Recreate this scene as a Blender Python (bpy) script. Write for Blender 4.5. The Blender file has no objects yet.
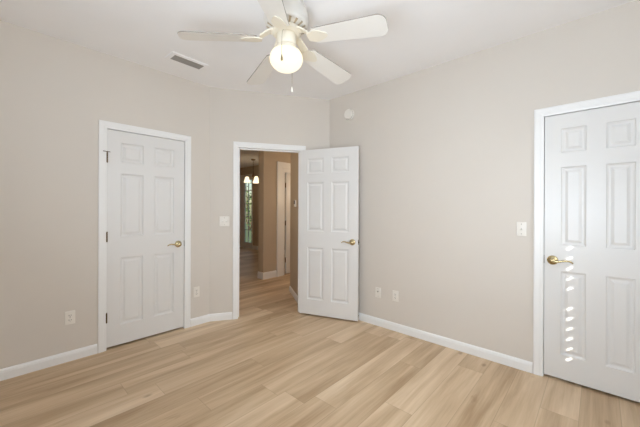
import bpy, bmesh, math, random
from mathutils import Vector, Matrix
random.seed(7)
R = math.radians
scene = bpy.context.scene
col = scene.collection

# ------------------------------------------------------------------ camera
# frame: X runs along the wall with the hinged closet door, Y runs along the
# wall with the smoke detector, Z up; the camera stands in the opposite corner
EYE = 1.31
cam_d = bpy.data.cameras.new('camera')
cam_d.sensor_width = 36.0
cam_d.lens = 300.0 / 640.0 * 36.0
cam_d.shift_y = -3.8 / 640.0
cam_d.shift_x = 1.6 / 640.0
cam_d.clip_start = 0.02
cam = bpy.data.objects.new('camera', cam_d)
cam.matrix_world = (Matrix.Translation((0, 0, EYE)) @ Matrix.Rotation(R(-47), 4, 'Z')
                    @ Matrix.Rotation(R(90), 4, 'X') @ Matrix.Rotation(R(0.24), 4, 'Z'))
col.objects.link(cam)
scene.camera = cam

# ------------------------------------------------------------------ sky, sun, daylight, exposure
world = bpy.data.worlds.new('sky')
scene.world = world
world.use_nodes = True
wn = world.node_tree
wn.nodes.clear()
w_out = wn.nodes.new('ShaderNodeOutputWorld')
w_bg = wn.nodes.new('ShaderNodeBackground')
w_sky = wn.nodes.new('ShaderNodeTexSky')
w_sky.sky_type = 'NISHITA'
w_sky.sun_disc = False
w_sky.sun_elevation = R(15)
w_sky.sun_rotation = R(260)
w_bg.inputs['Strength'].default_value = 0.16
wn.links.new(w_sky.outputs[0], w_bg.inputs[0])
wn.links.new(w_bg.outputs[0], w_out.inputs[0])

SUN_DIR = Vector((3.455, -0.70, -0.945)).normalized()
sun_d = bpy.data.lights.new('sun', 'SUN')
sun_d.energy = 7.0
sun_d.angle = R(0.3)
sun_d.color = (1.0, 0.95, 0.87)
sun = bpy.data.objects.new('sun', sun_d)
sun.rotation_euler = SUN_DIR.to_track_quat('-Z', 'Y').to_euler()
sun.location = (-6, 2, 5)
col.objects.link(sun)


def window_light(name, loc, direction, sx, sz, power, color, spread=180):
    d = bpy.data.lights.new(name, 'AREA')
    d.shape = 'RECTANGLE'
    d.size, d.size_y = sx, sz
    d.energy = power
    d.spread = R(spread)
    d.color = color
    o = bpy.data.objects.new(name, d)
    o.location = loc
    o.rotation_euler = Vector(direction).to_track_quat('-Z', 'Y').to_euler()
    col.objects.link(o)
    return o


window_light('daylight_shuttered_window', (-0.44, 0.33, 1.45), (1, -0.03, 0.80), 1.25, 1.3, 76, (0.755, 0.875, 1.0))
window_light('fill_side_wall', (1.90, -0.50, 1.45), (0, 1, -0.25), 1.30, 1.3, 9, (0.88, 0.94, 1.0), 115)  # added fill from the side wall, aimed and narrowed to brighten the floor
window_light('daylight_patio_door', (5.60, 8.95, 1.3), (-1, -0.3, 0), 1.0, 2.0, 1.5, (1.0, 0.92, 0.8))

vs = scene.view_settings
vs.view_transform = 'Standard'
vs.look = 'None'
vs.gamma = 1.0
vs.use_curve_mapping = False
vs.exposure = 0.05
scene.cycles.max_bounces = 14
scene.cycles.diffuse_bounces = 9
scene.cycles.use_denoising = True
scene.cycles.sample_clamp_indirect = 6.0


# ------------------------------------------------------------------ materials
def lin(r, g, b):
    f = lambda c: (c / 255 / 12.92) if c <= 10 else ((c / 255 + 0.055) / 1.055) ** 2.4
    return (f(r), f(g), f(b), 1.0)


def new_mat(name):
    m = bpy.data.materials.new(name)
    m.use_nodes = True
    n = m.node_tree
    b = n.nodes['Principled BSDF']
    return m, n, b


def paint(name, rgb, rough=0.5, bump=0.0, scale=160.0, metallic=0.0, mottle=0.02):
    m, n, b = new_mat(name)
    b.inputs['Roughness'].default_value = rough
    b.inputs['Metallic'].default_value = metallic
    tc = n.nodes.new('ShaderNodeTexCoord')
    nz = n.nodes.new('ShaderNodeTexNoise')
    nz.inputs['Scale'].default_value = 3.0
    nz.inputs['Detail'].default_value = 4.0
    n.links.new(tc.outputs['Object'], nz.inputs['Vector'])
    mx = n.nodes.new('ShaderNodeMix')
    mx.data_type = 'RGBA'
    c = lin(*rgb)
    mx.inputs[6].default_value = tuple(x * (1 - mottle) for x in c[:3]) + (1,)
    mx.inputs[7].default_value = tuple(min(1, x * (1 + mottle)) for x in c[:3]) + (1,)
    n.links.new(nz.outputs['Fac'], mx.inputs[0])
    n.links.new(mx.outputs[2], b.inputs['Base Color'])
    if bump:
        nb = n.nodes.new('ShaderNodeTexNoise')
        nb.inputs['Scale'].default_value = scale
        nb.inputs['Detail'].default_value = 3.0
        n.links.new(tc.outputs['Object'], nb.inputs['Vector'])
        bp = n.nodes.new('ShaderNodeBump')
        bp.inputs['Strength'].default_value = bump
        bp.inputs['Distance'].default_value = 0.002
        n.links.new(nb.outputs['Fac'], bp.inputs['Height'])
        n.links.new(bp.outputs[0], b.inputs['Normal'])
    return m


M_WALL = paint('beige wall paint', (217, 210, 201), 0.62, 0.12)
M_HALL = paint('light-tinted hall paint', (196, 180, 158), 0.62, 0.12)  # the hall's warm dim lamplight is put into this wall colour
M_CEIL = paint('white ceiling paint', (247, 246, 246), 0.8, 0.15, 90)
M_TRIM = paint('white trim enamel', (240, 240, 239), 0.32)
M_DOOR = paint('white door enamel', (228, 227, 225), 0.33)
M_BRASS = paint('polished brass', (196, 180, 140), 0.2, metallic=1.0)
M_HINGE = paint('aged brass', (96, 76, 46), 0.42, metallic=0.9)
M_DARK = paint('dark recess', (28, 26, 24), 0.7)
M_PLATE = paint('ivory plastic', (235, 230, 222), 0.35)
M_PLASTIC = paint('white plastic', (236, 233, 226), 0.4)
M_SLOT = paint('shadowy plastic', (132, 125, 117), 0.6)
M_FAN = paint('cream fan enamel', (232, 228, 221), 0.35)
M_HUB = paint('glow-tinted hub enamel', (232, 224, 207), 0.35)  # warm glow of the globe mixed into the hub colour
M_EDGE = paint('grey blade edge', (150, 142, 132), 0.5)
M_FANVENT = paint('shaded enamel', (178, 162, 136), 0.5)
M_FANMETAL = paint('satin white metal', (225, 222, 216), 0.28, metallic=0.25)
M_GRILLE = paint('grey grille metal', (158, 154, 148), 0.5)
M_RUBBER = paint('dark rubber', (60, 58, 56), 0.6)
M_STEEL = paint('spring steel', (170, 170, 170), 0.3, metallic=1.0)
M_CHAIN = paint('chain metal', (140, 125, 95), 0.35, metallic=0.9)
M_BRONZE = paint('brushed bronze', (120, 98, 70), 0.35, metallic=0.8)
M_LEAF = paint('green leaves', (96, 124, 74), 0.55, mottle=0.35)
M_STEM = paint('brown bark', (96, 74, 54), 0.8)
M_LAWN = paint('lawn', (112, 128, 84), 0.9, mottle=0.25)


def emitter(name, rgb, strength):
    m, n, b = new_mat(name)
    b.inputs['Base Color'].default_value = (0.30, 0.29, 0.26, 1)
    b.inputs['Roughness'].default_value = 0.25
    b.inputs['Emission Color'].default_value = (*rgb, 1)
    b.inputs['Emission Strength'].default_value = strength
    return m


M_GLOBE = emitter('lit opal glass', (1.0, 0.90, 0.66), 1.0)
M_SHADE = emitter('lit frosted glass', (1.0, 0.82, 0.55), 1.6)


def glass():
    m, n, b = new_mat('window glass')
    b.inputs['Base Color'].default_value = (0.95, 0.98, 0.97, 1)
    b.inputs['Roughness'].default_value = 0.02
    b.inputs['Transmission Weight'].default_value = 1.0
    b.inputs['IOR'].default_value = 1.03
    return m


M_GLASS = glass()


def floor_material():
    m, n, b = new_mat('oak vinyl planks')
    L = n.links
    def math_(op, *a):
        k = n.nodes.new('ShaderNodeMath')
        k.operation = op
        for i, v in enumerate(a):
            if isinstance(v, (int, float)):
                k.inputs[i].default_value = v
            else:
                L.new(v, k.inputs[i])
        return k.outputs[0]
    tc = n.nodes.new('ShaderNodeTexCoord')
    sp = n.nodes.new('ShaderNodeSeparateXYZ')
    L.new(tc.outputs['Object'], sp.inputs[0])
    W, LEN = 0.195, 1.35
    yv = math_('DIVIDE', math_('ADD', sp.outputs['Y'], 10.0 - 0.14), W)
    row = math_('FLOOR', yv)
    fy = math_('FRACT', yv)
    wr = n.nodes.new('ShaderNodeTexWhiteNoise')
    wr.noise_dimensions = '1D'
    L.new(row, wr.inputs['W'])
    xv = math_('ADD', math_('DIVIDE', math_('ADD', sp.outputs['X'], 20.0), LEN), math_('MULTIPLY', wr.outputs['Value'], 7.0))
    plank = math_('FLOOR', xv)
    fx = math_('FRACT', xv)
    cb = n.nodes.new('ShaderNodeCombineXYZ')
    L.new(row, cb.inputs[0])
    L.new(plank, cb.inputs[1])
    wp = n.nodes.new('ShaderNodeTexWhiteNoise')
    wp.noise_dimensions = '2D'
    L.new(cb.outputs[0], wp.inputs['Vector'])
    pid = wp.outputs['Value']
    # grain: noise stretched along the plank, shifted per plank
    def grain(sx, sy, scale, detail, dist):
        c = n.nodes.new('ShaderNodeCombineXYZ')
        L.new(math_('ADD', math_('MULTIPLY', sp.outputs['X'], sx), math_('MULTIPLY', pid, 37.0)), c.inputs[0])
        L.new(math_('ADD', math_('MULTIPLY', sp.outputs['Y'], sy), math_('MULTIPLY', row, 3.7)), c.inputs[1])
        L.new(math_('MULTIPLY', pid, 19.0), c.inputs[2])
        z = n.nodes.new('ShaderNodeTexNoise')
        z.inputs['Scale'].default_value = scale
        z.inputs['Detail'].default_value = detail
        z.inputs['Distortion'].default_value = dist
        L.new(c.outputs[0], z.inputs['Vector'])
        return z.outputs['Fac']
    g1 = grain(0.55, 6.0, 1.5, 4.0, 0.5)
    g2 = grain(2.5, 60.0, 1.5, 4.0, 0.3)
    g3 = grain(1.6, 4.5, 2.2, 2.0, 1.2)
    ramp = n.nodes.new('ShaderNodeValToRGB')
    e = ramp.color_ramp.elements
    e[0].position, e[0].color = 0.18, lin(160, 131, 98)
    e[1].position, e[1].color = 0.80, lin(234, 212, 183)
    k = e.new(0.48)
    k.color = lin(203, 177, 145)
    tone = math_('ADD', math_('MULTIPLY', pid, 0.20), math_('ADD', math_('MULTIPLY', g1, 0.82), math_('MULTIPLY', g2, 0.22)))
    tone = math_('SUBTRACT', tone, 0.13)
    L.new(tone, ramp.inputs[0])
    # knots
    kr = n.nodes.new('ShaderNodeValToRGB')
    kr.color_ramp.elements[0].position, kr.color_ramp.elements[0].color = 0.70, (1, 1, 1, 1)
    kr.color_ramp.elements[1].position, kr.color_ramp.elements[1].color = 0.80, (0.72, 0.66, 0.60, 1)
    L.new(g3, kr.inputs[0])
    mk = n.nodes.new('ShaderNodeMix')
    mk.data_type = 'RGBA'
    mk.blend_type = 'MULTIPLY'
    mk.inputs[0].default_value = 0.8
    L.new(ramp.outputs[0], mk.inputs[6])
    L.new(kr.outputs[0], mk.inputs[7])
    # small dark knots
    ck = n.nodes.new('ShaderNodeCombineXYZ')
    L.new(math_('ADD', math_('MULTIPLY', sp.outputs['X'], 0.8), math_('MULTIPLY', pid, 11.0)), ck.inputs[0])
    L.new(math_('MULTIPLY', sp.outputs['Y'], 1.5), ck.inputs[1])
    vo = n.nodes.new('ShaderNodeTexVoronoi')
    vo.inputs['Scale'].default_value = 2.6
    L.new(ck.outputs[0], vo.inputs['Vector'])
    vr = n.nodes.new('ShaderNodeMapRange')
    vr.inputs['From Min'].default_value = 0.025
    vr.inputs['From Max'].default_value = 0.085
    vr.inputs['To Min'].default_value = 0.55
    vr.inputs['To Max'].default_value = 0.0
    L.new(vo.outputs['Distance'], vr.inputs['Value'])
    mn = n.nodes.new('ShaderNodeMix')
    mn.data_type = 'RGBA'
    L.new(vr.outputs[0], mn.inputs[0])
    L.new(mk.outputs[2], mn.inputs[6])
    mn.inputs[7].default_value = lin(120, 92, 66)
    mk = mn
    # seams
    ey = math_('MULTIPLY', math_('MINIMUM', fy, math_('SUBTRACT', 1.0, fy)), W)
    ex = math_('MULTIPLY', math_('MINIMUM', fx, math_('SUBTRACT', 1.0, fx)), LEN)
    edge = math_('MINIMUM', ey, ex)
    seam = math_('SUBTRACT', 1.0, math_('MINIMUM', math_('DIVIDE', edge, 0.0028), 1.0))
    ms = n.nodes.new('ShaderNodeMix')
    ms.data_type = 'RGBA'
    L.new(math_('MULTIPLY', seam, 0.42), ms.inputs[0])
    L.new(mk.outputs[2], ms.inputs[6])
    ms.inputs[7].default_value = lin(120, 94, 68)
    L.new(ms.outputs[2], b.inputs['Base Color'])
    b.inputs['Roughness'].default_value = 0.42
    b.inputs['Specular IOR Level'].default_value = 0.35
    bp = n.nodes.new('ShaderNodeBump')
    bp.inputs['Strength'].default_value = 0.15
    bp.inputs['Distance'].default_value = 0.001
    L.new(math_('SUBTRACT', math_('MULTIPLY', g2, 0.5), seam), bp.inputs['Height'])
    L.new(bp.outputs[0], b.inputs['Normal'])
    return m


M_FLOOR = floor_material()


# ------------------------------------------------------------------ helpers
def obj(name, bm, mat, parent=None, smooth=False, loc=None):
    bmesh.ops.remove_doubles(bm, verts=bm.verts, dist=1e-6)
    bmesh.ops.recalc_face_normals(bm, faces=bm.faces)
    me = bpy.data.meshes.new(name)
    bm.to_mesh(me)
    bm.free()
    me.materials.append(mat)
    if smooth:
        for p in me.polygons:
            p.use_smooth = True
        me.set_sharp_from_angle(angle=R(38))
    o = bpy.data.objects.new(name, me)
    col.objects.link(o)
    if parent:
        o.parent = parent
    if loc:
        o.location = loc
    return o


def empty(name, loc, rot=(0, 0, 0)):
    o = bpy.data.objects.new(name, None)
    o.empty_display_size = 0.1
    o.location = loc
    o.rotation_euler = rot
    col.objects.link(o)
    return o


def tag(o, label, cat, group=None, kind=None):
    o['label'] = label
    o['category'] = cat
    if group:
        o['group'] = group
    if kind:
        o['kind'] = kind
    return o


def box(bm, lo, hi):
    x0, y0, z0 = lo
    x1, y1, z1 = hi
    vs_ = [bm.verts.new(p) for p in ((x0, y0, z0), (x1, y0, z0), (x1, y1, z0), (x0, y1, z0),
                                     (x0, y0, z1), (x1, y0, z1), (x1, y1, z1), (x0, y1, z1))]
    for f in ((0, 3, 2, 1), (4, 5, 6, 7), (0, 1, 5, 4), (1, 2, 6, 5), (2, 3, 7, 6), (3, 0, 4, 7)):
        bm.faces.new([vs_[i] for i in f])


def bevbox(bm, lo, hi, w=0.002, seg=2):
    b2 = bmesh.new()
    box(b2, lo, hi)
    bmesh.ops.bevel(b2, geom=b2.edges[:], offset=w, segments=seg, affect='EDGES', profile=0.6)
    me = bpy.data.meshes.new('t')
    b2.to_mesh(me)
    b2.free()
    bm.from_mesh(me)
    bpy.data.meshes.remove(me)


def lathe(bm, prof, seg=32, mat=None):
    """prof: (radius, z) list, turned about local Z; mat places it"""
    mat = mat or Matrix.Identity(4)
    rings = []
    for r_, z in prof:
        if r_ < 1e-5:
            rings.append([bm.verts.new(mat @ Vector((0, 0, z)))])
        else:
            rings.append([bm.verts.new(mat @ Vector((r_ * math.cos(2 * math.pi * i / seg), r_ * math.sin(2 * math.pi * i / seg), z)))
                          for i in range(seg)])
    for a, b in zip(rings, rings[1:]):
        for i in range(seg):
            j = (i + 1) % seg
            if len(a) == 1 and len(b) == 1:
                continue
            if len(a) == 1:
                bm.faces.new((a[0], b[i], b[j]))
            elif len(b) == 1:
                bm.faces.new((a[i], a[j], b[0]))
            else:
                bm.faces.new((a[i], a[j], b[j], b[i]))
    for ring in (rings[0], rings[-1]):
        if len(ring) > 1:
            bm.faces.new(ring)


def tube(bm, pts, rad, seg=10):
    """round bar through pts; rad is one radius or a list"""
    pts = [Vector(p) for p in pts]
    rads = rad if isinstance(rad, (list, tuple)) else [rad] * len(pts)
    rings = []
    up = None
    for i, p in enumerate(pts):
        t = (pts[min(i + 1, len(pts) - 1)] - pts[max(i - 1, 0)]).normalized()
        if up is None:
            up = t.orthogonal().normalized()
        else:
            up = (up - t * up.dot(t)).normalized()
        s = t.cross(up)
        rings.append([bm.verts.new(p + (up * math.cos(2 * math.pi * k / seg) + s * math.sin(2 * math.pi * k / seg)) * rads[i])
                      for k in range(seg)])
    for a, b in zip(rings, rings[1:]):
        for k in range(seg):
            bm.faces.new((a[k], a[(k + 1) % seg], b[(k + 1) % seg], b[k]))
    bm.faces.new(rings[0])
    bm.faces.new(rings[-1])


def smooth_pts(pts, n=6):
    """Catmull-Rom through pts"""
    P = [Vector(p) for p in pts]
    P = [P[0] * 2 - P[1]] + P + [P[-1] * 2 - P[-2]]
    out = []
    for i in range(1, len(P) - 2):
        for k in range(n):
            t = k / n
            a, b, c, d = P[i - 1:i + 3]
            out.append(0.5 * ((2 * b) + (c - a) * t + (2 * a - 5 * b + 4 * c - d) * t * t + (3 * b - a - 3 * c + d) * t ** 3))
    out.append(P[-2])
    return out


class Frame:
    """a wall's own axes: s along the wall, n out of its face into the room, z up"""
    def __init__(self, p, q, side):
        self.p = Vector((p[0], p[1], 0))
        d = Vector((q[0] - p[0], q[1] - p[1], 0))
        self.len = d.length
        self.d = d.normalized()
        self.n = Vector((-self.d.y, self.d.x, 0)) * side
    def at(self, s, n, z):
        return self.p + self.d * s + self.n * n + Vector((0, 0, z))
    def mat(self, s, n, z):
        """local X along the wall, Z out of it, Y up"""
        o = self.at(s, n, z)
        x, zz, y = self.d, self.n, Vector((0, 0, 1))
        return Matrix(((x.x, y.x, zz.x, o.x), (x.y, y.y, zz.y, o.y), (x.z, y.z, zz.z, o.z), (0, 0, 0, 1)))


CEIL = 2.74
V0, A0 = 3.325, 2.955
C1, C2 = (1.70, V0), (A0, 2.563)
F_LEFT = Frame((-0.55, V0), C1, -1)          # faces -Y
F_BACK = Frame(C1, C2, -1)
F_RIGHT = Frame((A0, -0.60), C2, 1)          # faces -X
F_HALL = Frame((3.405, 4.577), (5.75, 4.577), -1)
JAMB = Frame(tuple(F_BACK.at(1.15, 0, 0))[:2], tuple(F_BACK.at(1.15, -1.06, 0))[:2], 1)


def wall(name, fr, openings=(), thick=0.12, mat=None, s0=0.0, s1=None, z1=CEIL, label=None):
    bm = bmesh.new()
    s1 = fr.len if s1 is None else s1
    cuts = sorted(openings)
    def slab(a, b, z0, zt):
        if b - a < 1e-4 or zt - z0 < 1e-4:
            return
        P = [fr.at(s, n, z) for z in (z0, zt) for s, n in ((a, 0), (b, 0), (b, -thick), (a, -thick))]
        v = [bm.verts.new(p) for p in P]
        for f in ((0, 3, 2, 1), (4, 5, 6, 7), (0, 1, 5, 4), (1, 2, 6, 5), (2, 3, 7, 6), (3, 0, 4, 7)):
            bm.faces.new([v[i] for i in f])
    x = s0
    for a, b, z0, zt in cuts:
        slab(x, a, 0, z1)
        slab(a, b, zt, z1)
        slab(a, b, 0, z0)
        x = b
    slab(x, s1, 0, z1)
    o = obj(name, bm, mat or M_WALL)
    return tag(o, label or 'painted wall', 'wall', kind='structure')


# ------------------------------------------------------------------ room shell
DH = 2.058   # head height of the door openings
sl = lambda a: a + 0.55            # along the left wall from world X
sr = lambda v: v + 0.60            # along the right wall from world Y

bm = bmesh.new()
box(bm, (-0.70, -0.75, -0.08), (5.87, 10.12, 0.0))
tag(obj('floor', bm, M_FLOOR), 'light oak plank floor running through the room and the hall', 'floor', kind='structure')
bm = bmesh.new()
box(bm, (-0.70, -0.75, CEIL), (5.87, 10.12, CEIL + 0.1))
tag(obj('ceiling', bm, M_CEIL), 'flat white ceiling carrying the fan and the air vent', 'ceiling', kind='structure')

LD0, LD1 = 0.690, 1.412            # closet door opening (world X)
wall('wall_left', F_LEFT, [(sl(LD0), sl(LD1), 0, DH)], s0=-0.12,
     label='beige wall around the closed closet door with brass hinges')
BD0, BD1 = 0.322, 1.088            # doorway opening along the angled wall
wall('wall_back', F_BACK, [(BD0, BD1, 0, DH)], label='short angled beige wall holding the open doorway')
RD0, RD1 = -0.296, 0.318           # narrow door opening (world Y)
wall('wall_right', F_RIGHT, [(sr(RD0), sr(RD1), 0, DH)], s0=-0.12, s1=F_RIGHT.len + 0.02,
     label='long beige wall with the smoke detector and the narrow door')
W_REAR = Frame((-0.55, -0.60), (-0.55, V0), -1)
wall('wall_rear', W_REAR, [(0.25, 1.61, 0.74, 2.16)], label='beige wall with the shuttered window', s0=-0.12, s1=V0 + 0.72)
W_SIDE = Frame((-0.55, -0.60), (A0 + 0.12, -0.60), 1)
wall('wall_side', W_SIDE, [(1.77, 3.13, 0.74, 2.16)], label='beige wall with the added side window', s1=6.42)

# hall and dining room beyond the doorway
wall('wall_jamb', JAMB, s0=0.11, mat=M_HALL, thick=0.12, label='hall wall just beyond the doorway, behind the open door')
J1 = JAMB.at(1.06, 0, 0)
F_J2 = Frame((J1.x, J1.y), (5.75, J1.y), 1)
wall('wall_passage', F_J2, mat=M_HALL, label='hidden side wall of the hall')
HD0, HD1 = 3.912 - 3.405, 4.64 - 3.405
wall('wall_hall', F_HALL, [(HD0, HD1, 0, DH)], mat=M_HALL, thick=0.16, label='hall wall coloured for warm dim light, ending in a corner, seen through the doorway')
F_FAR = Frame((5.75, -0.60), (5.75, 10.0), 1)
wall('wall_far', F_FAR, [(8.37 + 0.6, 9.60 + 0.6, 0.0, 2.42)], mat=M_HALL, label='far wall coloured for warm dim light, with the glass patio door')
HB = F_BACK.at(0.06, -0.06, 0)
F_HL = Frame((HB.x, HB.y + 0.03), (HB.x, 10.0), -1)
wall('wall_dining', F_HL, mat=M_HALL, s0=0.0, label='hidden side wall of the dining room')
F_END = Frame((-0.55, 10.0), (5.75, 10.0), -1)
wall('wall_end', F_END, mat=M_HALL, label='hidden end wall of the dining room', s1=6.42)
F_OUT = Frame((-0.55, V0), (-0.55, 10.0), -1)
wall('wall_outer', F_OUT, mat=M_HALL, label='hidden outer wall behind the closet')

# ------------------------------------------------------------------ baseboards
BASE = [(0, 0), (0.014, 0), (0.014, 0.058), (0.0115, 0.066), (0.0115, 0.071), (0.006, 0.082), (0, 0.085)]


def baseboard(name, pts, side, label, prof=BASE):
    """pts: floor points; side +1 puts the board to the left of the run"""
    P = [Vector(p) for p in pts]
    nrm = []
    for a, b in zip(P, P[1:]):
        d = (b - a).normalized()
        nrm.append(Vector((-d.y, d.x)) * side)
    bm = bmesh.new()
    rings = []
    for i, p in enumerate(P):
        if i == 0:
            m = nrm[0]
        elif i == len(P) - 1:
            m = nrm[-1]
        else:
            m = (nrm[i - 1] + nrm[i]).normalized()
            m = m / m.dot(nrm[i])
        rings.append([bm.verts.new((p.x + m.x * t, p.y + m.y * t, z)) for t, z in prof])
    for a, b in zip(rings, rings[1:]):
        for k in range(len(prof)):
            bm.faces.new((a[k], a[(k + 1) % len(prof)], b[(k + 1) % len(prof)], b[k]))
    bm.faces.new(rings[0])
    bm.faces.new(rings[-1])
    o = obj(name, bm, M_TRIM, smooth=False)
    return tag(o, label, 'baseboard', kind='structure')


CW = 0.064
xy = lambda v: (v.x, v.y)
baseboard('baseboard_left', [(-0.55, V0), (LD0 - CW, V0)], -1, 'white baseboard running from the closet door towards the camera')
baseboard('baseboard_corner', [(LD1 + CW, V0), C1, xy(F_BACK.at(BD0 - CW, 0, 0))], -1,
          'short bent white baseboard between closet door and doorway')
baseboard('baseboard_back', [xy(F_BACK.at(BD1 + CW, 0, 0)), C2, (A0, RD1 + CW)], -1,
          'long white baseboard under the two white wall plates')
baseboard('baseboard_jamb', [xy(JAMB.at(0.12, 0, 0)), xy(JAMB.at(1.06, 0, 0)), (5.6, J1.y)], 1,
          'white baseboard on the hall wall beside the open door edge')
TALL = [(0, 0), (0.014, 0), (0.014, 0.10), (0.010, 0.115), (0.006, 0.125), (0, 0.13)]
baseboard('baseboard_hall', [(3.405, 4.740), (3.405, 4.577), (3.712, 4.577)], -1,
          'white baseboard wrapping the end corner of the hall wall', TALL)
baseboard('baseboard_far', [(5.75, 4.9), (5.75, 8.30)], 1, 'white baseboard on the far wall beside the patio door', TALL)


# ------------------------------------------------------------------ casings
CAS = [(-0.004, 0.0), (-0.004, 0.009), (0.006, 0.0115), (0.014, 0.0115), (0.020, 0.014), (0.052, 0.017), (0.060, 0.015), (0.060, 0.0)]


def casing(name, fr, s0, s1, zt, label, prof=CAS, jamb=0.12, lip=0.018, mat=None):
    """mitred trim round an opening; the jamb lining is its part"""
    bm = bmesh.new()
    def st(k, w, t):
        return fr.at(*{0: (s0 - w, t, 0), 1: (s0 - w, t, zt + w), 2: (s1 + w, t, zt + w), 3: (s1 + w, t, 0)}[k])
    rings = [[bm.verts.new(st(k, w, t)) for w, t in prof] for k in range(4)]
    for a, b in zip(rings, rings[1:]):
        for k in range(len(prof)):
            bm.faces.new((a[k], a[(k + 1) % len(prof)], b[(k + 1) % len(prof)], b[k]))
    bm.faces.new(rings[0])
    bm.faces.new(rings[-1])
    o = obj(name, bm, mat or M_TRIM)
    tag(o, label, 'door trim', kind='structure')
    # jamb lining: three boards plus the stop strip
    bm = bmesh.new()
    def slab(a, b, z0, z1, n0, n1):
        P = [fr.at(s, n, z) for z in (z0, z1) for s, n in ((a, n0), (b, n0), (b, n1), (a, n1))]
        v = [bm.verts.new(p) for p in P]
        for f in ((0, 3, 2, 1), (4, 5, 6, 7), (0, 1, 5, 4), (1, 2, 6, 5), (2, 3, 7, 6), (3, 0, 4, 7)):
            bm.faces.new([v[i] for i in f])
    slab(s0, s0 + 0.004, 0, zt, 0.001, -jamb - 0.001)
    slab(s1 - 0.004, s1, 0, zt, 0.001, -jamb - 0.001)
    slab(s0 + 0.004, s1 - 0.004, zt - 0.004, zt, 0.001, -jamb - 0.001)
    slab(s0 + 0.004, s0 + lip, 0, zt - 0.004, -0.045, -0.075)
    slab(s1 - lip, s1 - 0.004, 0, zt - 0.004, -0.045, -0.075)
    slab(s0 + lip, s1 - lip, zt - lip, zt - 0.004, -0.045, -0.075)
    obj('jamb', bm, mat or M_TRIM, o)
    return o


casing('trim_1', F_LEFT, sl(LD0), sl(LD1), DH, 'white casing round the closed closet door')
t2 = casing('trim_2', F_BACK, BD0, BD1, DH, 'white casing round the open doorway to the hall')
casing('trim_3', F_RIGHT, sr(RD0), sr(RD1), DH, 'white casing round the narrow door on the long wall')
WIDE = [(-0.004, 0.0), (-0.004, 0.006), (0.066, 0.006), (0.070, 0.012), (0.185, 0.022), (0.190, 0.018), (0.190, 0.0)]
casing('trim_4', F_HALL, HD0, HD1, DH, 'wide white casing round the hall door seen through the doorway', WIDE, jamb=0.16, lip=0.0041)
casing('trim_5', F_FAR, 8.37 + 0.6, 9.60 + 0.6, 2.42, 'white casing round the far patio door')
bm = bmesh.new()
P = F_BACK
for z0, z1 in ((0.905, 0.965),):
    vsx = [bm.verts.new(P.at(BD0 + 0.0055 - d, n, z)) for d, n, z in
           ((0, -0.012, z0), (0, -0.040, z0), (0, -0.040, z1), (0, -0.012, z1), (0.002, -0.012, z0), (0.002, -0.040, z0), (0.002, -0.040, z1), (0.002, -0.012, z1))]
    for f in ((0, 1, 2, 3), (7, 6, 5, 4), (0, 4, 5, 1), (1, 5, 6, 2), (2, 6, 7, 3), (3, 7, 4, 0)):
        bm.faces.new([vsx[i] for i in f])
obj('strike_plate', bm, M_BRASS, t2)


# ------------------------------------------------------------------ doors
def panel_door(name, w, h, stile, mull, t=0.035, mat=None):
    """six moulded panels on both faces; local X across, Y through, Z up"""
    pw = (w - 2 * stile - mull) / 2
    xs = [0, stile, stile + pw, stile + pw + mull, w - stile, w]
    k = h / 2.03
    zs = [0, 0.185 * k, 0.825 * k, 1.025 * k, 1.625 * k, 1.735 * k, 1.920 * k, h]
    MOULD = [(0, 0), (0.004, 0.0075), (0.014, 0.0125), (0.024, 0.0125), (0.042, 0.0035)]
    bm = bmesh.new()
    for face in (0, 1):
        y0, sg = (0.0, 1) if face == 0 else (t, -1)
        for i in range(5):
            for j in range(7):
                x0, x1, z0, z1 = xs[i], xs[i + 1], zs[j], zs[j + 1]
                if i in (1, 3) and j in (1, 3, 5):
                    prev = None
                    for ins, dp in MOULD:
                        ring = [bm.verts.new(p) for p in ((x0 + ins, y0 + sg * dp, z0 + ins), (x1 - ins, y0 + sg * dp, z0 + ins),
                                                          (x1 - ins, y0 + sg * dp, z1 - ins), (x0 + ins, y0 + sg * dp, z1 - ins))]
                        if prev:
                            for q in range(4):
                                bm.faces.new((prev[q], prev[(q + 1) % 4], ring[(q + 1) % 4], ring[q]))
                        prev = ring
                    bm.faces.new(prev)
                else:
                    bm.faces.new([bm.verts.new(p) for p in ((x0, y0, z0), (x1, y0, z0), (x1, y0, z1), (x0, y0, z1))])
    for a, b in zip(xs, xs[1:]):
        for z in (0, h):
            bm.faces.new([bm.verts.new(p) for p in ((a, 0, z), (b, 0, z), (b, t, z), (a, t, z))])
    for a, b in zip(zs, zs[1:]):
        for x in (0, w):
            bm.faces.new([bm.verts.new(p) for p in ((x, 0, a), (x, t, a), (x, t, b), (x, 0, b))])
    return obj(name, bm, mat or M_DOOR)


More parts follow.
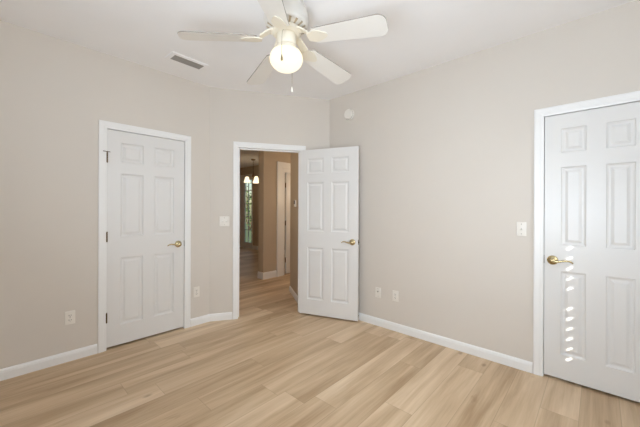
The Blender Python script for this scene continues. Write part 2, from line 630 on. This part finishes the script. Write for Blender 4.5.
def lever(parent, x, y, z, out, way):
    """brass rosette and curved lever on a door face; out = -1/+1 along local Y, way = -1/+1 along X"""
    m = Matrix.Translation((x, y, z)) @ Matrix.Rotation(R(90) * (1 if out < 0 else -1), 4, 'X')
    bm = bmesh.new()
    lathe(bm, [(0.0, 0.0), (0.036, 0.0), (0.036, 0.004), (0.032, 0.010), (0.020, 0.014), (0.0135, 0.018), (0.0125, 0.030),
               (0.017, 0.034), (0.020, 0.042), (0.018, 0.052), (0.010, 0.058), (0.0, 0.060)], 28, m)
    r_ = obj('rosette', bm, M_BRASS, parent, smooth=True)
    bm = bmesh.new()
    yy = y + out * 0.047
    pts = smooth_pts([(x, yy, z), (x + way * 0.030, yy, z - 0.005), (x + way * 0.062, yy, z + 0.003), (x + way * 0.092, yy, z + 0.007),
                      (x + way * 0.112, yy - out * 0.004, z + 0.001), (x + way * 0.122, yy - out * 0.010, z - 0.008)])
    n_ = len(pts)
    tube(bm, pts, [0.0095 - 0.0045 * (i / (n_ - 1)) for i in range(n_)], 10)
    obj('lever', bm, M_BRASS, r_, smooth=True)
    return r_


def latch(parent, x, z, y0, y1, sign):
    bm = bmesh.new()
    box(bm, (min(x, x + sign * 0.0025), y0, z - 0.030), (max(x, x + sign * 0.0025), y1, z + 0.030))
    return obj('latch_plate', bm, M_HINGE, parent)


def hinge(parent, x, y, z, leaf_dir=(1, 0), mat=None):
    bm = bmesh.new()
    prof = [(0, -0.050), (0.003, -0.050), (0.005, -0.046), (0.0062, -0.044), (0.0062, -0.016), (0.0054, -0.015), (0.0062, -0.014),
            (0.0062, 0.014), (0.0054, 0.015), (0.0062, 0.016), (0.0062, 0.044), (0.005, 0.046), (0.003, 0.050), (0, 0.050)]
    lathe(bm, [(r_ * 1.35, z_) for r_, z_ in prof], 14, Matrix.Translation((x, y, z)))
    return obj('hinge', bm, mat or M_HINGE, parent, smooth=True)


GAP, BOT = 0.0075, 0.020
LH = DH - 0.004 - 0.004 - BOT

# door_1: closed closet door on the left wall; face towards -Y
w1 = LD1 - LD0 - 2 * GAP
d1 = panel_door('door_1', w1, LH, 0.108, 0.100)
d1.location = (LD0 + GAP, V0 + 0.004, BOT)
tag(d1, 'closed white six-panel door with three exposed brass hinges', 'door', kind='structure')
for i, z in enumerate((0.28, 1.03, 1.765)):
    hg = hinge(d1, -0.004, -0.008, z)
    if i == 2:
        bm = bmesh.new()
        tube(bm, [(-0.004, -0.008, z + 0.052), (-0.020, -0.022, z + 0.054), (-0.036, -0.030, z + 0.053)], 0.0035, 8)
        tube(bm, [(-0.004, -0.008, z + 0.052), (0.012, -0.020, z + 0.053), (0.020, -0.012, z + 0.053)], 0.003, 8)
        lathe(bm, [(0, -0.004), (0.007, -0.004), (0.007, 0.004), (0, 0.004)], 12, Matrix.Translation((-0.004, -0.008, z + 0.053)))
        obj('pin_stop', bm, M_HINGE, hg, smooth=True)
lever(d1, w1 - 0.062, 0.0, 0.912, -1, -1)
latch(d1, w1 + 0.001, 0.915, -0.001, 0.030, 1)

# door_2: the open door, hinged on the far jamb of the angled wall's doorway
H = F_BACK.at(BD1 - 0.006, 0.009, 0)
d2 = panel_door('door_2', 0.758, LH, 0.112, 0.100)
ang = math.atan2(-0.935, 0.352)
d2.matrix_world = Matrix.Translation((H.x, H.y, BOT)) @ Matrix.Rotation(ang, 4, 'Z') @ Matrix.Translation((0, -0.035, 0))
tag(d2, 'open white six-panel door swung into the room against the long wall', 'door', kind='structure')
for z in (0.28, 1.03, 1.765):
    hinge(d2, -0.004, 0.038, z)
lever(d2, 0.758 - 0.066, 0.0, 0.912, -1, -1)
lever(d2, 0.758 - 0.066, 0.035, 0.912, 1, -1)
bm = bmesh.new()
box(bm, (0.757, 0.006, 0.885), (0.7595, 0.029, 0.942))
lathe(bm, [(0, 0), (0.008, 0), (0.007, 0.010), (0, 0.011)], 12, Matrix.Translation((0.759, 0.0175, 0.913)) @ Matrix.Rotation(R(90), 4, 'Y'))
obj('latch_plate', bm, M_HINGE, d2)

# door_3: narrow closed door on the right wall; face towards -X, its local X runs towards -Y
w3 = RD1 - RD0 - 2 * GAP
d3 = panel_door('door_3', w3, LH, 0.102, 0.106)
d3.matrix_world = Matrix.Translation((A0 + 0.004, RD1 - GAP, BOT)) @ Matrix.Rotation(R(-90), 4, 'Z')
tag(d3, 'narrow closed white six-panel door catching a column of sun flecks', 'door', kind='structure')
lever(d3, 0.052, 0.0, 0.905, -1, 1)
latch(d3, -0.001, 0.905, -0.001, 0.030, -1)

# door_4: hall door seen through the doorway; face towards -Y
w4 = HD1 - HD0 - 0.075
d4 = panel_door('door_4', w4, LH, 0.112, 0.100)
d4.location = (3.405 + HD0 + 0.066, 4.577 + 0.016, BOT)
tag(d4, 'white hall door with bronze hinges, partly seen through the doorway', 'door', kind='structure')
for z in (0.28, 1.02, 1.78):
    hinge(d4, -0.030, -0.012, z, mat=M_HINGE)

# door_5: glass patio door in the far wall; faces -X
d5 = empty('door_5', (5.80, 8.985, 0))
tag(d5, 'far white framed patio door with glass panes looking onto greenery', 'door', kind='structure')


def patio_leaf(y0, y1):
    bm = bmesh.new()
    st, top, bot = 0.075, 0.10, 0.19
    sl_, sr_ = (0.055, 0.15) if y0 < -0.1 else (0.17, 0.075)
    z1 = 2.40
    box(bm, (-0.02, y0, 0.01), (0.02, y0 + sl_, z1))
    box(bm, (-0.02, y1 - sr_, 0.01), (0.02, y1, z1))
    box(bm, (-0.02, y0 + sl_, z1 - top), (0.02, y1 - sr_, z1))
    box(bm, (-0.02, y0 + sl_, 0.01), (0.02, y1 - sr_, 0.01 + bot))
    f = obj('leaf_frame', bm, M_TRIM, d5)
    bm = bmesh.new()
    ym = (y0 + sl_ + y1 - sr_) / 2
    for z in (0.62, 1.06, 1.50, 1.94):
        box(bm, (-0.012, y0 + sl_, z - 0.011), (0.012, y1 - sr_, z + 0.011))
    box(bm, (-0.0118, ym - 0.011, 0.01 + bot), (0.0118, ym + 0.011, z1 - top))
    obj('muntin', bm, M_TRIM, f)
    bm = bmesh.new()
    box(bm, (-0.003, y0 + sl_, 0.01 + bot), (0.003, y1 - sr_, z1 - top))
    obj('pane', bm, M_GLASS, f)


patio_leaf(8.375 - 8.985, 8.984 - 8.985)
patio_leaf(8.986 - 8.985, 9.595 - 8.985)


# ------------------------------------------------------------------ windows behind the camera
def window_shutter(name, fr, s0, s1, z0, z1, slits, label):
    o = empty(name, fr.at((s0 + s1) / 2, 0, z0))
    tag(o, label, 'window', kind='structure')
    def slab(bm, a, b, za, zb, n0, n1):
        P = [fr.at(s, n, z) - o.location for z in (za, zb) for s, n in ((a, n0), (b, n0), (b, n1), (a, n1))]
        v = [bm.verts.new(p) for p in P]
        for f in ((0, 3, 2, 1), (4, 5, 6, 7), (0, 1, 5, 4), (1, 2, 6, 5), (2, 3, 7, 6), (3, 0, 4, 7)):
            bm.faces.new([v[i] for i in f])
    bm = bmesh.new()
    for a, b, za, zb in ((s0 - 0.06, s0, z0 - 0.06, z1 + 0.06), (s1, s1 + 0.06, z0 - 0.06, z1 + 0.06), (s0, s1, z1, z1 + 0.06), (s0, s1, z0 - 0.06, z0)):
        slab(bm, a, b, za, zb, 0.0, 0.016)
    obj('frame', bm, M_TRIM, o)
    # closed louvres; where the slits are asked for, a narrow column near the stile leaks sun between the slats
    bm = bmesh.new()
    if slits:
        sa, sb, zlist, hh = slits
        slab(bm, s0, sa, z0, z1, -0.030, -0.018)
        slab(bm, sb, s1, z0, z1, -0.030, -0.018)
        edge = [z0] + sum([[z - hh / 2, z + hh / 2] for z in sorted(zlist)], []) + [z1]
        for za, zb in zip(edge[0::2], edge[1::2]):
            # slanted slat ends: the gaps lean
            P = [fr.at(s, n, z + (0 if z in (z0, z1) else (0.014 if n_ == 0 else -0.014))) - o.location
                 for z in (za, zb) for s, n, n_ in ((sa, -0.018, 0), (sb, -0.018, 1), (sb, -0.030, 1), (sa, -0.030, 0))]
            v = [bm.verts.new(p) for p in P]
            for f in ((0, 3, 2, 1), (4, 5, 6, 7), (0, 1, 5, 4), (1, 2, 6, 5), (2, 3, 7, 6), (3, 0, 4, 7)):
                bm.faces.new([v[i] for i in f])
    else:
        slab(bm, s0, s1, z0, z1, -0.030, -0.018)
    z = z0 + 0.03
    while z < z1 - 0.05:                       # slat fronts
        slab(bm, s0 + 0.012, (slits[0] if slits else s1) - 0.012, z, z + 0.066, -0.018, -0.012)
        z += 0.0763
    obj('louvre_panel', bm, M_TRIM, o)
    return o


zsl = [0.207 + 0.0763 * i + 0.945 for i in range(12) if i != 6]
s_slit = 0.174 + 0.70 + 0.60
window_shutter('window_1', W_REAR, 0.25, 1.61, 0.74, 2.16, (s_slit - 0.019, s_slit + 0.019, zsl, 0.018),
               'white shuttered window behind the camera, sun leaking between slats')
window_shutter('window_2', W_SIDE, 1.77, 3.13, 0.74, 2.16, None, 'unseen white shuttered window added on the side wall for the fill light')  # unseen window, added and placed to go with the side fill


# ------------------------------------------------------------------ outlets and switches
def plate_bm(w, h, t=0.006):
    bm = bmesh.new()
    bevbox(bm, (-w / 2, -h / 2, 0), (w / 2, h / 2, t), 0.003, 3)
    return bm


def screw(parent, y, z=0.006):
    bm = bmesh.new()
    lathe(bm, [(0, 0), (0.0032, 0), (0.0028, 0.0012), (0, 0.0014)], 12, Matrix.Translation((0, y, z)))
    return obj('screw', bm, M_SLOT, parent, smooth=True)


def receptacle(parent, yc):
    bm = bmesh.new()
    pts = []
    for k in range(24):
        a = 2 * math.pi * k / 24
        pts.append((0.0172 * math.cos(a), max(-0.0125, min(0.0125, 0.0172 * math.sin(a)))))
    lo = [bm.verts.new((x, y + yc, 0.0055)) for x, y in pts]
    hi = [bm.verts.new((x, y + yc, 0.0085)) for x, y in pts]
    bm.faces.new(hi)
    for i in range(24):
        bm.faces.new((lo[i], lo[(i + 1) % 24], hi[(i + 1) % 24], hi[i]))
    r_ = obj('receptacle', bm, M_PLATE, parent)
    bm = bmesh.new()
    box(bm, (-0.0085, yc - 0.004, 0.008), (-0.0055, yc + 0.007, 0.0089))
    box(bm, (0.0055, yc - 0.003, 0.008), (0.0085, yc + 0.006, 0.0089))
    lathe(bm, [(0, 0.008), (0.0028, 0.008), (0.0028, 0.0089), (0, 0.0089)], 10, Matrix.Translation((0, yc - 0.008, 0)))
    obj('slot', bm, M_DARK, r_)
    return r_


def outlet(fr, s, z, label, group='electrical outlets'):
    o = empty('wall_outlet', (0, 0, 0))
    o.matrix_world = fr.mat(s, 0.0, z)
    tag(o, label, 'outlet', group)
    obj('cover_plate', plate_bm(0.070, 0.115), M_PLATE, o, smooth=True)
    receptacle(o, 0.0195)
    receptacle(o, -0.0195)
    screw(o, 0.0)
    return o


def switch(fr, s, z, label, w=0.070):
    o = empty('light_switch', (0, 0, 0))
    o.matrix_world = fr.mat(s, 0.0, z)
    tag(o, label, 'switch', 'light switches')
    obj('cover_plate', plate_bm(w, 0.115), M_PLATE, o, smooth=True)
    for x in ([0.0] if w < 0.1 else [-0.023, 0.023]):
        bm = bmesh.new()
        box(bm, (x - 0.0055, -0.012, 0.0055), (x + 0.0055, 0.012, 0.0066))
        v = [bm.verts.new(p) for p in ((x - 0.0045, -0.009, 0.0066), (x + 0.0045, -0.009, 0.0066), (x + 0.0045, 0.009, 0.0066), (x - 0.0045, 0.009, 0.0066),
                                       (x - 0.004, 0.001, 0.019), (x + 0.004, 0.001, 0.019), (x + 0.004, 0.007, 0.017), (x - 0.004, 0.007, 0.017))]
        for f in ((0, 1, 5, 4), (1, 2, 6, 5), (2, 3, 7, 6), (3, 0, 4, 7), (4, 5, 6, 7)):
            bm.faces.new([v[i] for i in f])
        obj('toggle', bm, M_PLASTIC, o)
    screw(o, 0.040)
    screw(o, -0.040)
    return o


outlet(F_LEFT, sl(0.433), 0.372, 'white outlet on the wall on the hinge side of the closed closet door')
outlet(F_LEFT, sl(1.545), 0.373, 'small white outlet between the closet door and the angled corner')
outlet(F_RIGHT, sr(1.605), 0.377, 'white outlet above the long baseboard, the farther from the open door of two plates')
switch(F_BACK, 0.165, 1.168, 'white double switch plate on the angled wall beside the doorway', 0.115)
switch(F_RIGHT, sr(0.462), 1.158, 'white single toggle switch beside the narrow door')
o = empty('wall_jack', (0, 0, 0))
o.matrix_world = F_RIGHT.mat(sr(1.822), 0, 0.374)
tag(o, 'white jack plate above the long baseboard, the nearer of two plates to the open door', 'wall jack')
obj('cover_plate', plate_bm(0.070, 0.115), M_PLATE, o, smooth=True)
bm = bmesh.new()
lathe(bm, [(0, 0.005), (0.0075, 0.005), (0.0075, 0.009), (0.0048, 0.009), (0.0048, 0.016), (0.0015, 0.016), (0.0, 0.012)], 16, Matrix.Translation((0, 0.012, 0)))
obj('jack', bm, M_SLOT, o, smooth=True)
screw(o, 0.042)
screw(o, -0.042)

# ------------------------------------------------------------------ smoke detector
o = empty('smoke_detector', (0, 0, 0))
o.matrix_world = F_RIGHT.mat(sr(2.232), 0, 2.478)
tag(o, 'round white smoke detector high on the wall near the corner', 'smoke detector')
bm = bmesh.new()
lathe(bm, [(0, 0), (0.066, 0), (0.068, 0.004), (0.068, 0.014), (0.064, 0.016), (0, 0.016)], 40)
obj('mounting_base', bm, M_PLASTIC, o, smooth=True)
bm = bmesh.new()
lathe(bm, [(0, 0.016), (0.060, 0.016), (0.062, 0.020), (0.062, 0.034), (0.056, 0.043), (0.040, 0.047), (0.036, 0.045), (0.026, 0.045), (0.023, 0.048), (0, 0.049)], 40)
cov = obj('cover', bm, M_PLASTIC, o, smooth=True)
bm = bmesh.new()
for k in range(16):
    a = 2 * math.pi * k / 16
    mt = Matrix.Rotation(a, 4, 'Z')
    b2 = [mt @ Vector(p) for p in ((0.0605, -0.008, 0.024), (0.0605, 0.008, 0.024), (0.0605, 0.008, 0.030), (0.0605, -0.008, 0.030),
                                   (0.0628, -0.008, 0.024), (0.0628, 0.008, 0.024), (0.0628, 0.008, 0.030), (0.0628, -0.008, 0.030))]
    v = [bm.verts.new(p) for p in b2]
    for f in ((0, 1, 2, 3), (7, 6, 5, 4), (0, 4, 5, 1), (1, 5, 6, 2), (2, 6, 7, 3), (3, 7, 4, 0)):
        bm.faces.new([v[i] for i in f])
obj('smoke_vents', bm, M_SLOT, cov)
bm = bmesh.new()
lathe(bm, [(0, 0.047), (0.010, 0.047), (0.009, 0.0515), (0, 0.052)], 20, Matrix.Translation((0.0, -0.030, -0.002)))
obj('test_button', bm, M_PLATE, cov, smooth=True)

# ------------------------------------------------------------------ ceiling vent
o = empty('ceiling_vent', (1.258, 2.913, CEIL), (0, 0, R(1.5)))
tag(o, 'white ceiling vent with grey louvres near the closet door wall', 'air vent')
bm = bmesh.new()
OX, OY, IX, IY = 0.178, 0.086, 0.143, 0.053
outer = [(-OX, -OY), (OX, -OY), (OX, OY), (-OX, OY)]
inner = [(-IX, -IY), (IX, -IY), (IX, IY), (-IX, IY)]
lev = []
for pts, z in ((outer, 0.0), (outer, -0.004), ([(x * 0.96, y * 0.93) for x, y in outer], -0.008), (inner, -0.010), (inner, 0.0)):
    lev.append([bm.verts.new((x, y, z)) for x, y in pts])
for a, b in zip(lev, lev[1:]):
    for i in range(4):
        bm.faces.new((a[i], a[(i + 1) % 4], b[(i + 1) % 4], b[i]))
fr_ = obj('vent_frame', bm, M_CEIL, o)
bm = bmesh.new()
box(bm, (-IX, -IY, -0.0012), (IX, IY, -0.0002))
obj('duct', bm, M_SLOT, o)
bm = bmesh.new()
ns = 7
for i in range(ns):
    y = -IY + (i + 0.5) * 2 * IY / ns
    v = [bm.verts.new(p) for p in ((-IX, y + 0.0080, -0.0095), (IX, y + 0.0080, -0.0095), (IX, y - 0.006, -0.0015), (-IX, y - 0.006, -0.0015),
                                   (-IX, y + 0.0070, -0.0098), (IX, y + 0.0070, -0.0098), (IX, y - 0.007, -0.0018), (-IX, y - 0.007, -0.0018))]
    for f in ((0, 1, 2, 3), (7, 6, 5, 4), (0, 4, 5, 1), (1, 5, 6, 2), (2, 6, 7, 3), (3, 7, 4, 0)):
        bm.faces.new([v[k] for k in f])
obj('louvres', bm, M_GRILLE, o)

# ------------------------------------------------------------------ ceiling fan
FX, FY = 1.373, 1.592
fan = empty('ceiling_fan', (FX, FY, CEIL))
tag(fan, 'white five-blade ceiling fan with a glowing round globe light', 'ceiling fan')
bm = bmesh.new()
lathe(bm, [(0, 0), (0.125, 0), (0.128, -0.012), (0.122, -0.022), (0.142, -0.044), (0.154, -0.080), (0.157, -0.114), (0.150, -0.146), (0.132, -0.168), (0.108, -0.178), (0, -0.178)], 48)
obj('motor_housing', bm, M_FANMETAL, fan, smooth=True)
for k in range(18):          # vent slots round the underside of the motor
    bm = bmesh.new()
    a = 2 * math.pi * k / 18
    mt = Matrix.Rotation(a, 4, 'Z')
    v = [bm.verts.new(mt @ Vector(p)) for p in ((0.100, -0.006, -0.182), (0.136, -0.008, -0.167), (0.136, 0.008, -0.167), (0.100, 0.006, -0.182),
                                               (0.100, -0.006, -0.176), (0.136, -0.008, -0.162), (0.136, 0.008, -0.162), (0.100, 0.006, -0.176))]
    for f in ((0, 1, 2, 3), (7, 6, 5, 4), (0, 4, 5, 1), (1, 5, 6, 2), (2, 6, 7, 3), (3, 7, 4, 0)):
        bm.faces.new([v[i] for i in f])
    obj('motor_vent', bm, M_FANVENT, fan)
bm = bmesh.new()
lathe(bm, [(0, -0.178), (0.096, -0.178), (0.102, -0.183), (0.102, -0.204), (0.094, -0.211), (0.075, -0.214), (0, -0.214)], 40)
obj('flywheel', bm, M_HUB, fan, smooth=True)
bm = bmesh.new()
lathe(bm, [(0, -0.214), (0.064, -0.214), (0.068, -0.220), (0.068, -0.272), (0.064, -0.284), (0.058, -0.288), (0, -0.288)], 40)
obj('switch_housing', bm, M_HUB, fan, smooth=True)
bm = bmesh.new()
lathe(bm, [(0, -0.286), (0.056, -0.286), (0.066, -0.292), (0.068, -0.297), (0.068, -0.314), (0.064, -0.319), (0, -0.319)], 40)
obj('globe_fitter', bm, M_HUB, fan, smooth=True)
bm = bmesh.new()
gp = [(0.064, -0.318)]
for k in range(1, 19):
    th = math.pi * (0.27 + 0.73 * k / 18)
    gp.append((max(0.0, 0.115 * math.sin(th)), -0.382 + 0.086 * math.cos(th)))
gp[-1] = (0.0, gp[-1][1])
lathe(bm, [(0, -0.318)] + gp, 40)
obj('globe', bm, M_GLOBE, fan, smooth=True)

CAMROT = -47.0


def blade_parts(angle):
    a = R(angle + CAMROT)
    root = Matrix.Rotation(a, 4, 'Z')
    DROOP = R(5.0)
    bl = root @ Matrix.Translation((0, 0, -0.247)) @ Matrix.Rotation(DROOP, 4, 'Y') @ Matrix.Rotation(R(-13), 4, 'X')
    bm = bmesh.new()
    r0, r1, wa, wb = 0.205, 0.700, 0.064, 0.084
    out = [(r0, -wa + 0.014), (r0 + 0.014, -wa)]
    out += [(r1 - 0.055, -wb)]
    for k in range(1, 9):
        t = math.pi / 2 * k / 8
        out.append((r1 - 0.055 + 0.055 * math.sin(t) * 1.0, -0.030 - (wb - 0.030) * math.cos(t)))
    tip = [(x, -y) for x, y in reversed(out)]
    out = out + tip
    n_ = len(out)
    lo = [bm.verts.new(bl @ Vector((x, y, -0.0035))) for x, y in out]
    hi = [bm.verts.new(bl @ Vector((x, y, 0.0035))) for x, y in out]
    bm.faces.new(lo)
    bm.faces.new(hi)
    for i in range(n_):
        bm.faces.new((lo[i], lo[(i + 1) % n_], hi[(i + 1) % n_], hi[i]))
    b = obj('blade', bm, M_FAN, fan)
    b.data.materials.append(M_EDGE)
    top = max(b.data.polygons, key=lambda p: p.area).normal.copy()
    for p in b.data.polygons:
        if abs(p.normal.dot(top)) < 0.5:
            p.material_index = 1          # darker edge faces
    # blade iron: arm from the flywheel dropping to a scalloped plate under the blade root
    bm = bmesh.new()
    st = [(0.080, 0.036, -0.196), (0.115, 0.030, -0.202), (0.150, 0.028, -0.226), (0.184, 0.034, -0.256)]
    rings = []
    for r_, hw, z in st:
        rings.append([bm.verts.new(root @ Vector(p)) for p in ((r_, -hw, z - 0.006), (r_, hw, z - 0.006), (r_, hw, z + 0.006), (r_, -hw, z + 0.006))])
    for p_, q_ in zip(rings, rings[1:]):
        for i in range(4):
            bm.faces.new((p_[i], p_[(i + 1) % 4], q_[(i + 1) % 4], q_[i]))
    bm.faces.new(rings[0])
    bm.faces.new(rings[-1])
    half = [(0.168, 0.032), (0.186, 0.037), (0.205, 0.044), (0.226, 0.047), (0.248, 0.043), (0.268, 0.035), (0.286, 0.026), (0.302, 0.016), (0.310, 0.006)]
    out = [(x, y) for x, y in half] + [(x, -y) for x, y in reversed(half)]
    lo = [bm.verts.new(bl @ Vector((x, y, -0.010))) for x, y in out]
    hi = [bm.verts.new(bl @ Vector((x, y, -0.0036))) for x, y in out]
    bm.faces.new(lo)
    bm.faces.new(hi)
    n_ = len(out)
    for i in range(n_):
        bm.faces.new((lo[i], lo[(i + 1) % n_], hi[(i + 1) % n_], hi[i]))
    ir = obj('blade_iron', bm, M_HUB, fan)
    return b, ir


for k in (48.5, 120.5, 192.5, 264.5, 336.5):
    blade_parts(k)


def pull_chain(ang, z_end, fob_mat, r_=0.076):
    a = R(ang + CAMROT)
    x, y = r_ * math.cos(a), r_ * math.sin(a)
    bm = bmesh.new()
    ro = 0.122
    xo, yo = ro * math.cos(a), ro * math.sin(a)
    pts = smooth_pts([(x * 0.95, y * 0.95, -0.222), (x * 1.12, y * 1.12, -0.226), (xo * 0.92, yo * 0.92, -0.262), (xo, yo, -0.33), (xo, yo, z_end)], 5)
    tube(bm, pts, 0.0013, 6)
    ch = obj('pull_chain', bm, M_CHAIN, fan, smooth=True)
    bm = bmesh.new()
    lathe(bm, [(0, 0.004), (0.003, 0.002), (0.0045, -0.008), (0.0075, -0.026), (0.007, -0.033), (0.004, -0.037), (0, -0.038)], 16, Matrix.Translation((xo, yo, z_end)))
    obj('fob', bm, fob_mat, ch, smooth=True)


pull_chain(262, -0.415, M_CHAIN)
pull_chain(76, -0.530, M_PLASTIC)

# ------------------------------------------------------------------ thermostat on the hall wall by the door edge
o = empty('thermostat', (0, 0, 0))
o.matrix_world = JAMB.mat(0.62, 0, 1.41)
tag(o, 'small wall control with a dark face just inside the hall doorway', 'thermostat')
bm = bmesh.new()
bevbox(bm, (-0.036, -0.060, 0), (0.036, 0.040, 0.022), 0.004)
obj('body', bm, M_PLATE, o, smooth=True)
bm = bmesh.new()
box(bm, (-0.030, -0.018, 0.0215), (0.030, 0.034, 0.0235))
obj('display', bm, M_DARK, o)

# ------------------------------------------------------------------ door stop on the long baseboard
o = empty('door_stop', (A0 - 0.014, 2.085, 0.052))
tag(o, 'small spring door stop on the baseboard at the open door edge', 'door stop')
bm = bmesh.new()
lathe(bm, [(0, 0), (0.010, 0), (0.010, 0.003), (0.006, 0.006), (0, 0.006)], 16, Matrix.Rotation(R(-90), 4, 'Y'))
obj('mount', bm, M_STEEL, o, smooth=True)
bm = bmesh.new()
pts = [(-0.004 - 0.045 * i / 90, 0.0055 * math.cos(i * 0.7), 0.0055 * math.sin(i * 0.7)) for i in range(91)]
tube(bm, pts, 0.0012, 5)
obj('spring', bm, M_STEEL, o, smooth=True)
bm = bmesh.new()
lathe(bm, [(0, 0.046), (0.008, 0.046), (0.009, 0.052), (0.008, 0.060), (0, 0.061)], 16, Matrix.Rotation(R(-90), 4, 'Y'))
obj('rubber_tip', bm, M_RUBBER, o, smooth=True)

# ------------------------------------------------------------------ chandelier in the dining room
CHX, CHY = 4.99, 7.205
ch = empty('chandelier', (CHX, CHY, CEIL))
tag(ch, 'small bronze chandelier with lit glass shades hanging in the room beyond the doorway', 'chandelier')
bm = bmesh.new()
lathe(bm, [(0, 0), (0.065, 0), (0.065, -0.008), (0.045, -0.028), (0.012, -0.036), (0, -0.036)], 24)
obj('canopy', bm, M_BRONZE, ch, smooth=True)
bm = bmesh.new()
z = -0.034
i = 0
while z > -0.34:
    pts = []
    for k in range(9):
        a = 2 * math.pi * k / 8
        px, pz = 0.010 * math.cos(a), 0.019 * math.sin(a)
        pts.append((px, 0, z - 0.016 + pz) if i % 2 else (0, px, z - 0.016 + pz))
    tube(bm, pts, 0.003, 6)
    z -= 0.029
    i += 1
obj('chain', bm, M_BRONZE, ch, smooth=True)
bm = bmesh.new()
lathe(bm, [(0, -0.33), (0.008, -0.335), (0.012, -0.36), (0.010, -0.40), (0.022, -0.43), (0.034, -0.46), (0.030, -0.49), (0.012, -0.52), (0.020, -0.545), (0.010, -0.565), (0, -0.57)], 20)
obj('column', bm, M_BRONZE, ch, smooth=True)
for ang in (72.5, 192.5, 312.5):
    a = R(ang + CAMROT)
    cx, cy = math.cos(a), math.sin(a)
    bm = bmesh.new()
    pts = smooth_pts([(0.020 * cx, 0.020 * cy, -0.48), (0.075 * cx, 0.075 * cy, -0.525), (0.13 * cx, 0.13 * cy, -0.50), (0.160 * cx, 0.160 * cy, -0.46), (0.170 * cx, 0.170 * cy, -0.475), (0.170 * cx, 0.170 * cy, -0.505)], 5)
    tube(bm, pts, 0.0075, 8)
    arm = obj('arm', bm, M_BRONZE, ch, smooth=True)
    bm = bmesh.new()
    lathe(bm, [(0, -0.500), (0.036, -0.500), (0.048, -0.520), (0.062, -0.570), (0.080, -0.630), (0.096, -0.662), (0.090, -0.662), (0.072, -0.630), (0.052, -0.575), (0, -0.530)], 24,
          Matrix.Translation((0.170 * cx, 0.170 * cy, 0)))
    obj('glass_shade', bm, M_SHADE, arm, smooth=True)
pl = bpy.data.lights.new('chandelier_bulbs', 'POINT')
pl.energy = 4
pl.color = (1.0, 0.74, 0.46)
pl.shadow_soft_size = 0.12
po = bpy.data.objects.new('chandelier_bulbs', pl)
po.location = (CHX, CHY, CEIL - 0.76)
col.objects.link(po)

hl = bpy.data.lights.new('hall_fill', 'POINT')  # added fill light without a fixture, hidden in the passage, brightens the hall wall
hl.energy = 15
hl.color = (1.0, 0.83, 0.62)
hl.shadow_soft_size = 0.10
ho = bpy.data.objects.new('hall_fill', hl)
ho.location = (4.90, 3.90, 1.70)
col.objects.link(ho)
h2 = hl.copy()  # second added fill, weaker, unseen behind the angled wall
h2.energy = 6
ho2 = bpy.data.objects.new('hall_fill', h2)
ho2.location = (2.25, 3.75, 1.75)
col.objects.link(ho2)

# ------------------------------------------------------------------ outside the patio door
bm = bmesh.new()
box(bm, (5.88, -3.0, -0.30), (24.0, 26.0, -0.12))
tag(obj('ground', bm, M_LAWN), 'green lawn outside the patio door', 'ground', kind='structure')


def shrub(x, y, h, r_, label):
    s = empty('shrub', (x, y, -0.12))
    tag(s, label, 'shrub', 'shrubs outside the patio door')
    bm = bmesh.new()
    for k in range(5):
        a = 2 * math.pi * k / 5
        tube(bm, [(0.03 * math.cos(a), 0.03 * math.sin(a), 0), (r_ * 0.35 * math.cos(a), r_ * 0.35 * math.sin(a), h * 0.5), (r_ * 0.55 * math.cos(a), r_ * 0.55 * math.sin(a), h * 0.85)], [0.03, 0.02, 0.008], 6)
    obj('stems', bm, M_STEM, s, smooth=True)
    bm = bmesh.new()
    for k in range(520):
        u, v, w_ = random.uniform(-1, 1), random.uniform(0, 2 * math.pi), random.uniform(0.55, 1.0)
        q = math.sqrt(1 - u * u)
        c = Vector((q * math.cos(v) * r_ * w_, q * math.sin(v) * r_ * w_, h * 0.58 + u * h * 0.42 * w_))
        mt = Matrix.Translation(c) @ Matrix.Rotation(random.uniform(0, 6.28), 4, 'Z') @ Matrix.Rotation(random.uniform(-1, 1), 4, 'X')
        L_, W_ = random.uniform(0.10, 0.20), random.uniform(0.035, 0.07)
        v4 = [bm.verts.new(mt @ Vector(p)) for p in ((0, 0, 0), (L_ * 0.5, W_, 0.012), (L_, 0, 0), (L_ * 0.5, -W_, 0.012))]
        bm.faces.new(v4)
    obj('leaves', bm, M_LEAF, s)


shrub(9.6, 13.7, 2.6, 1.0, 'leafy green shrub outside, showing through the glass patio door')
shrub(11.8, 17.4, 4.6, 1.9, 'tall green shrub farther outside, showing high through the glass patio door')

bpy.context.view_layer.update()
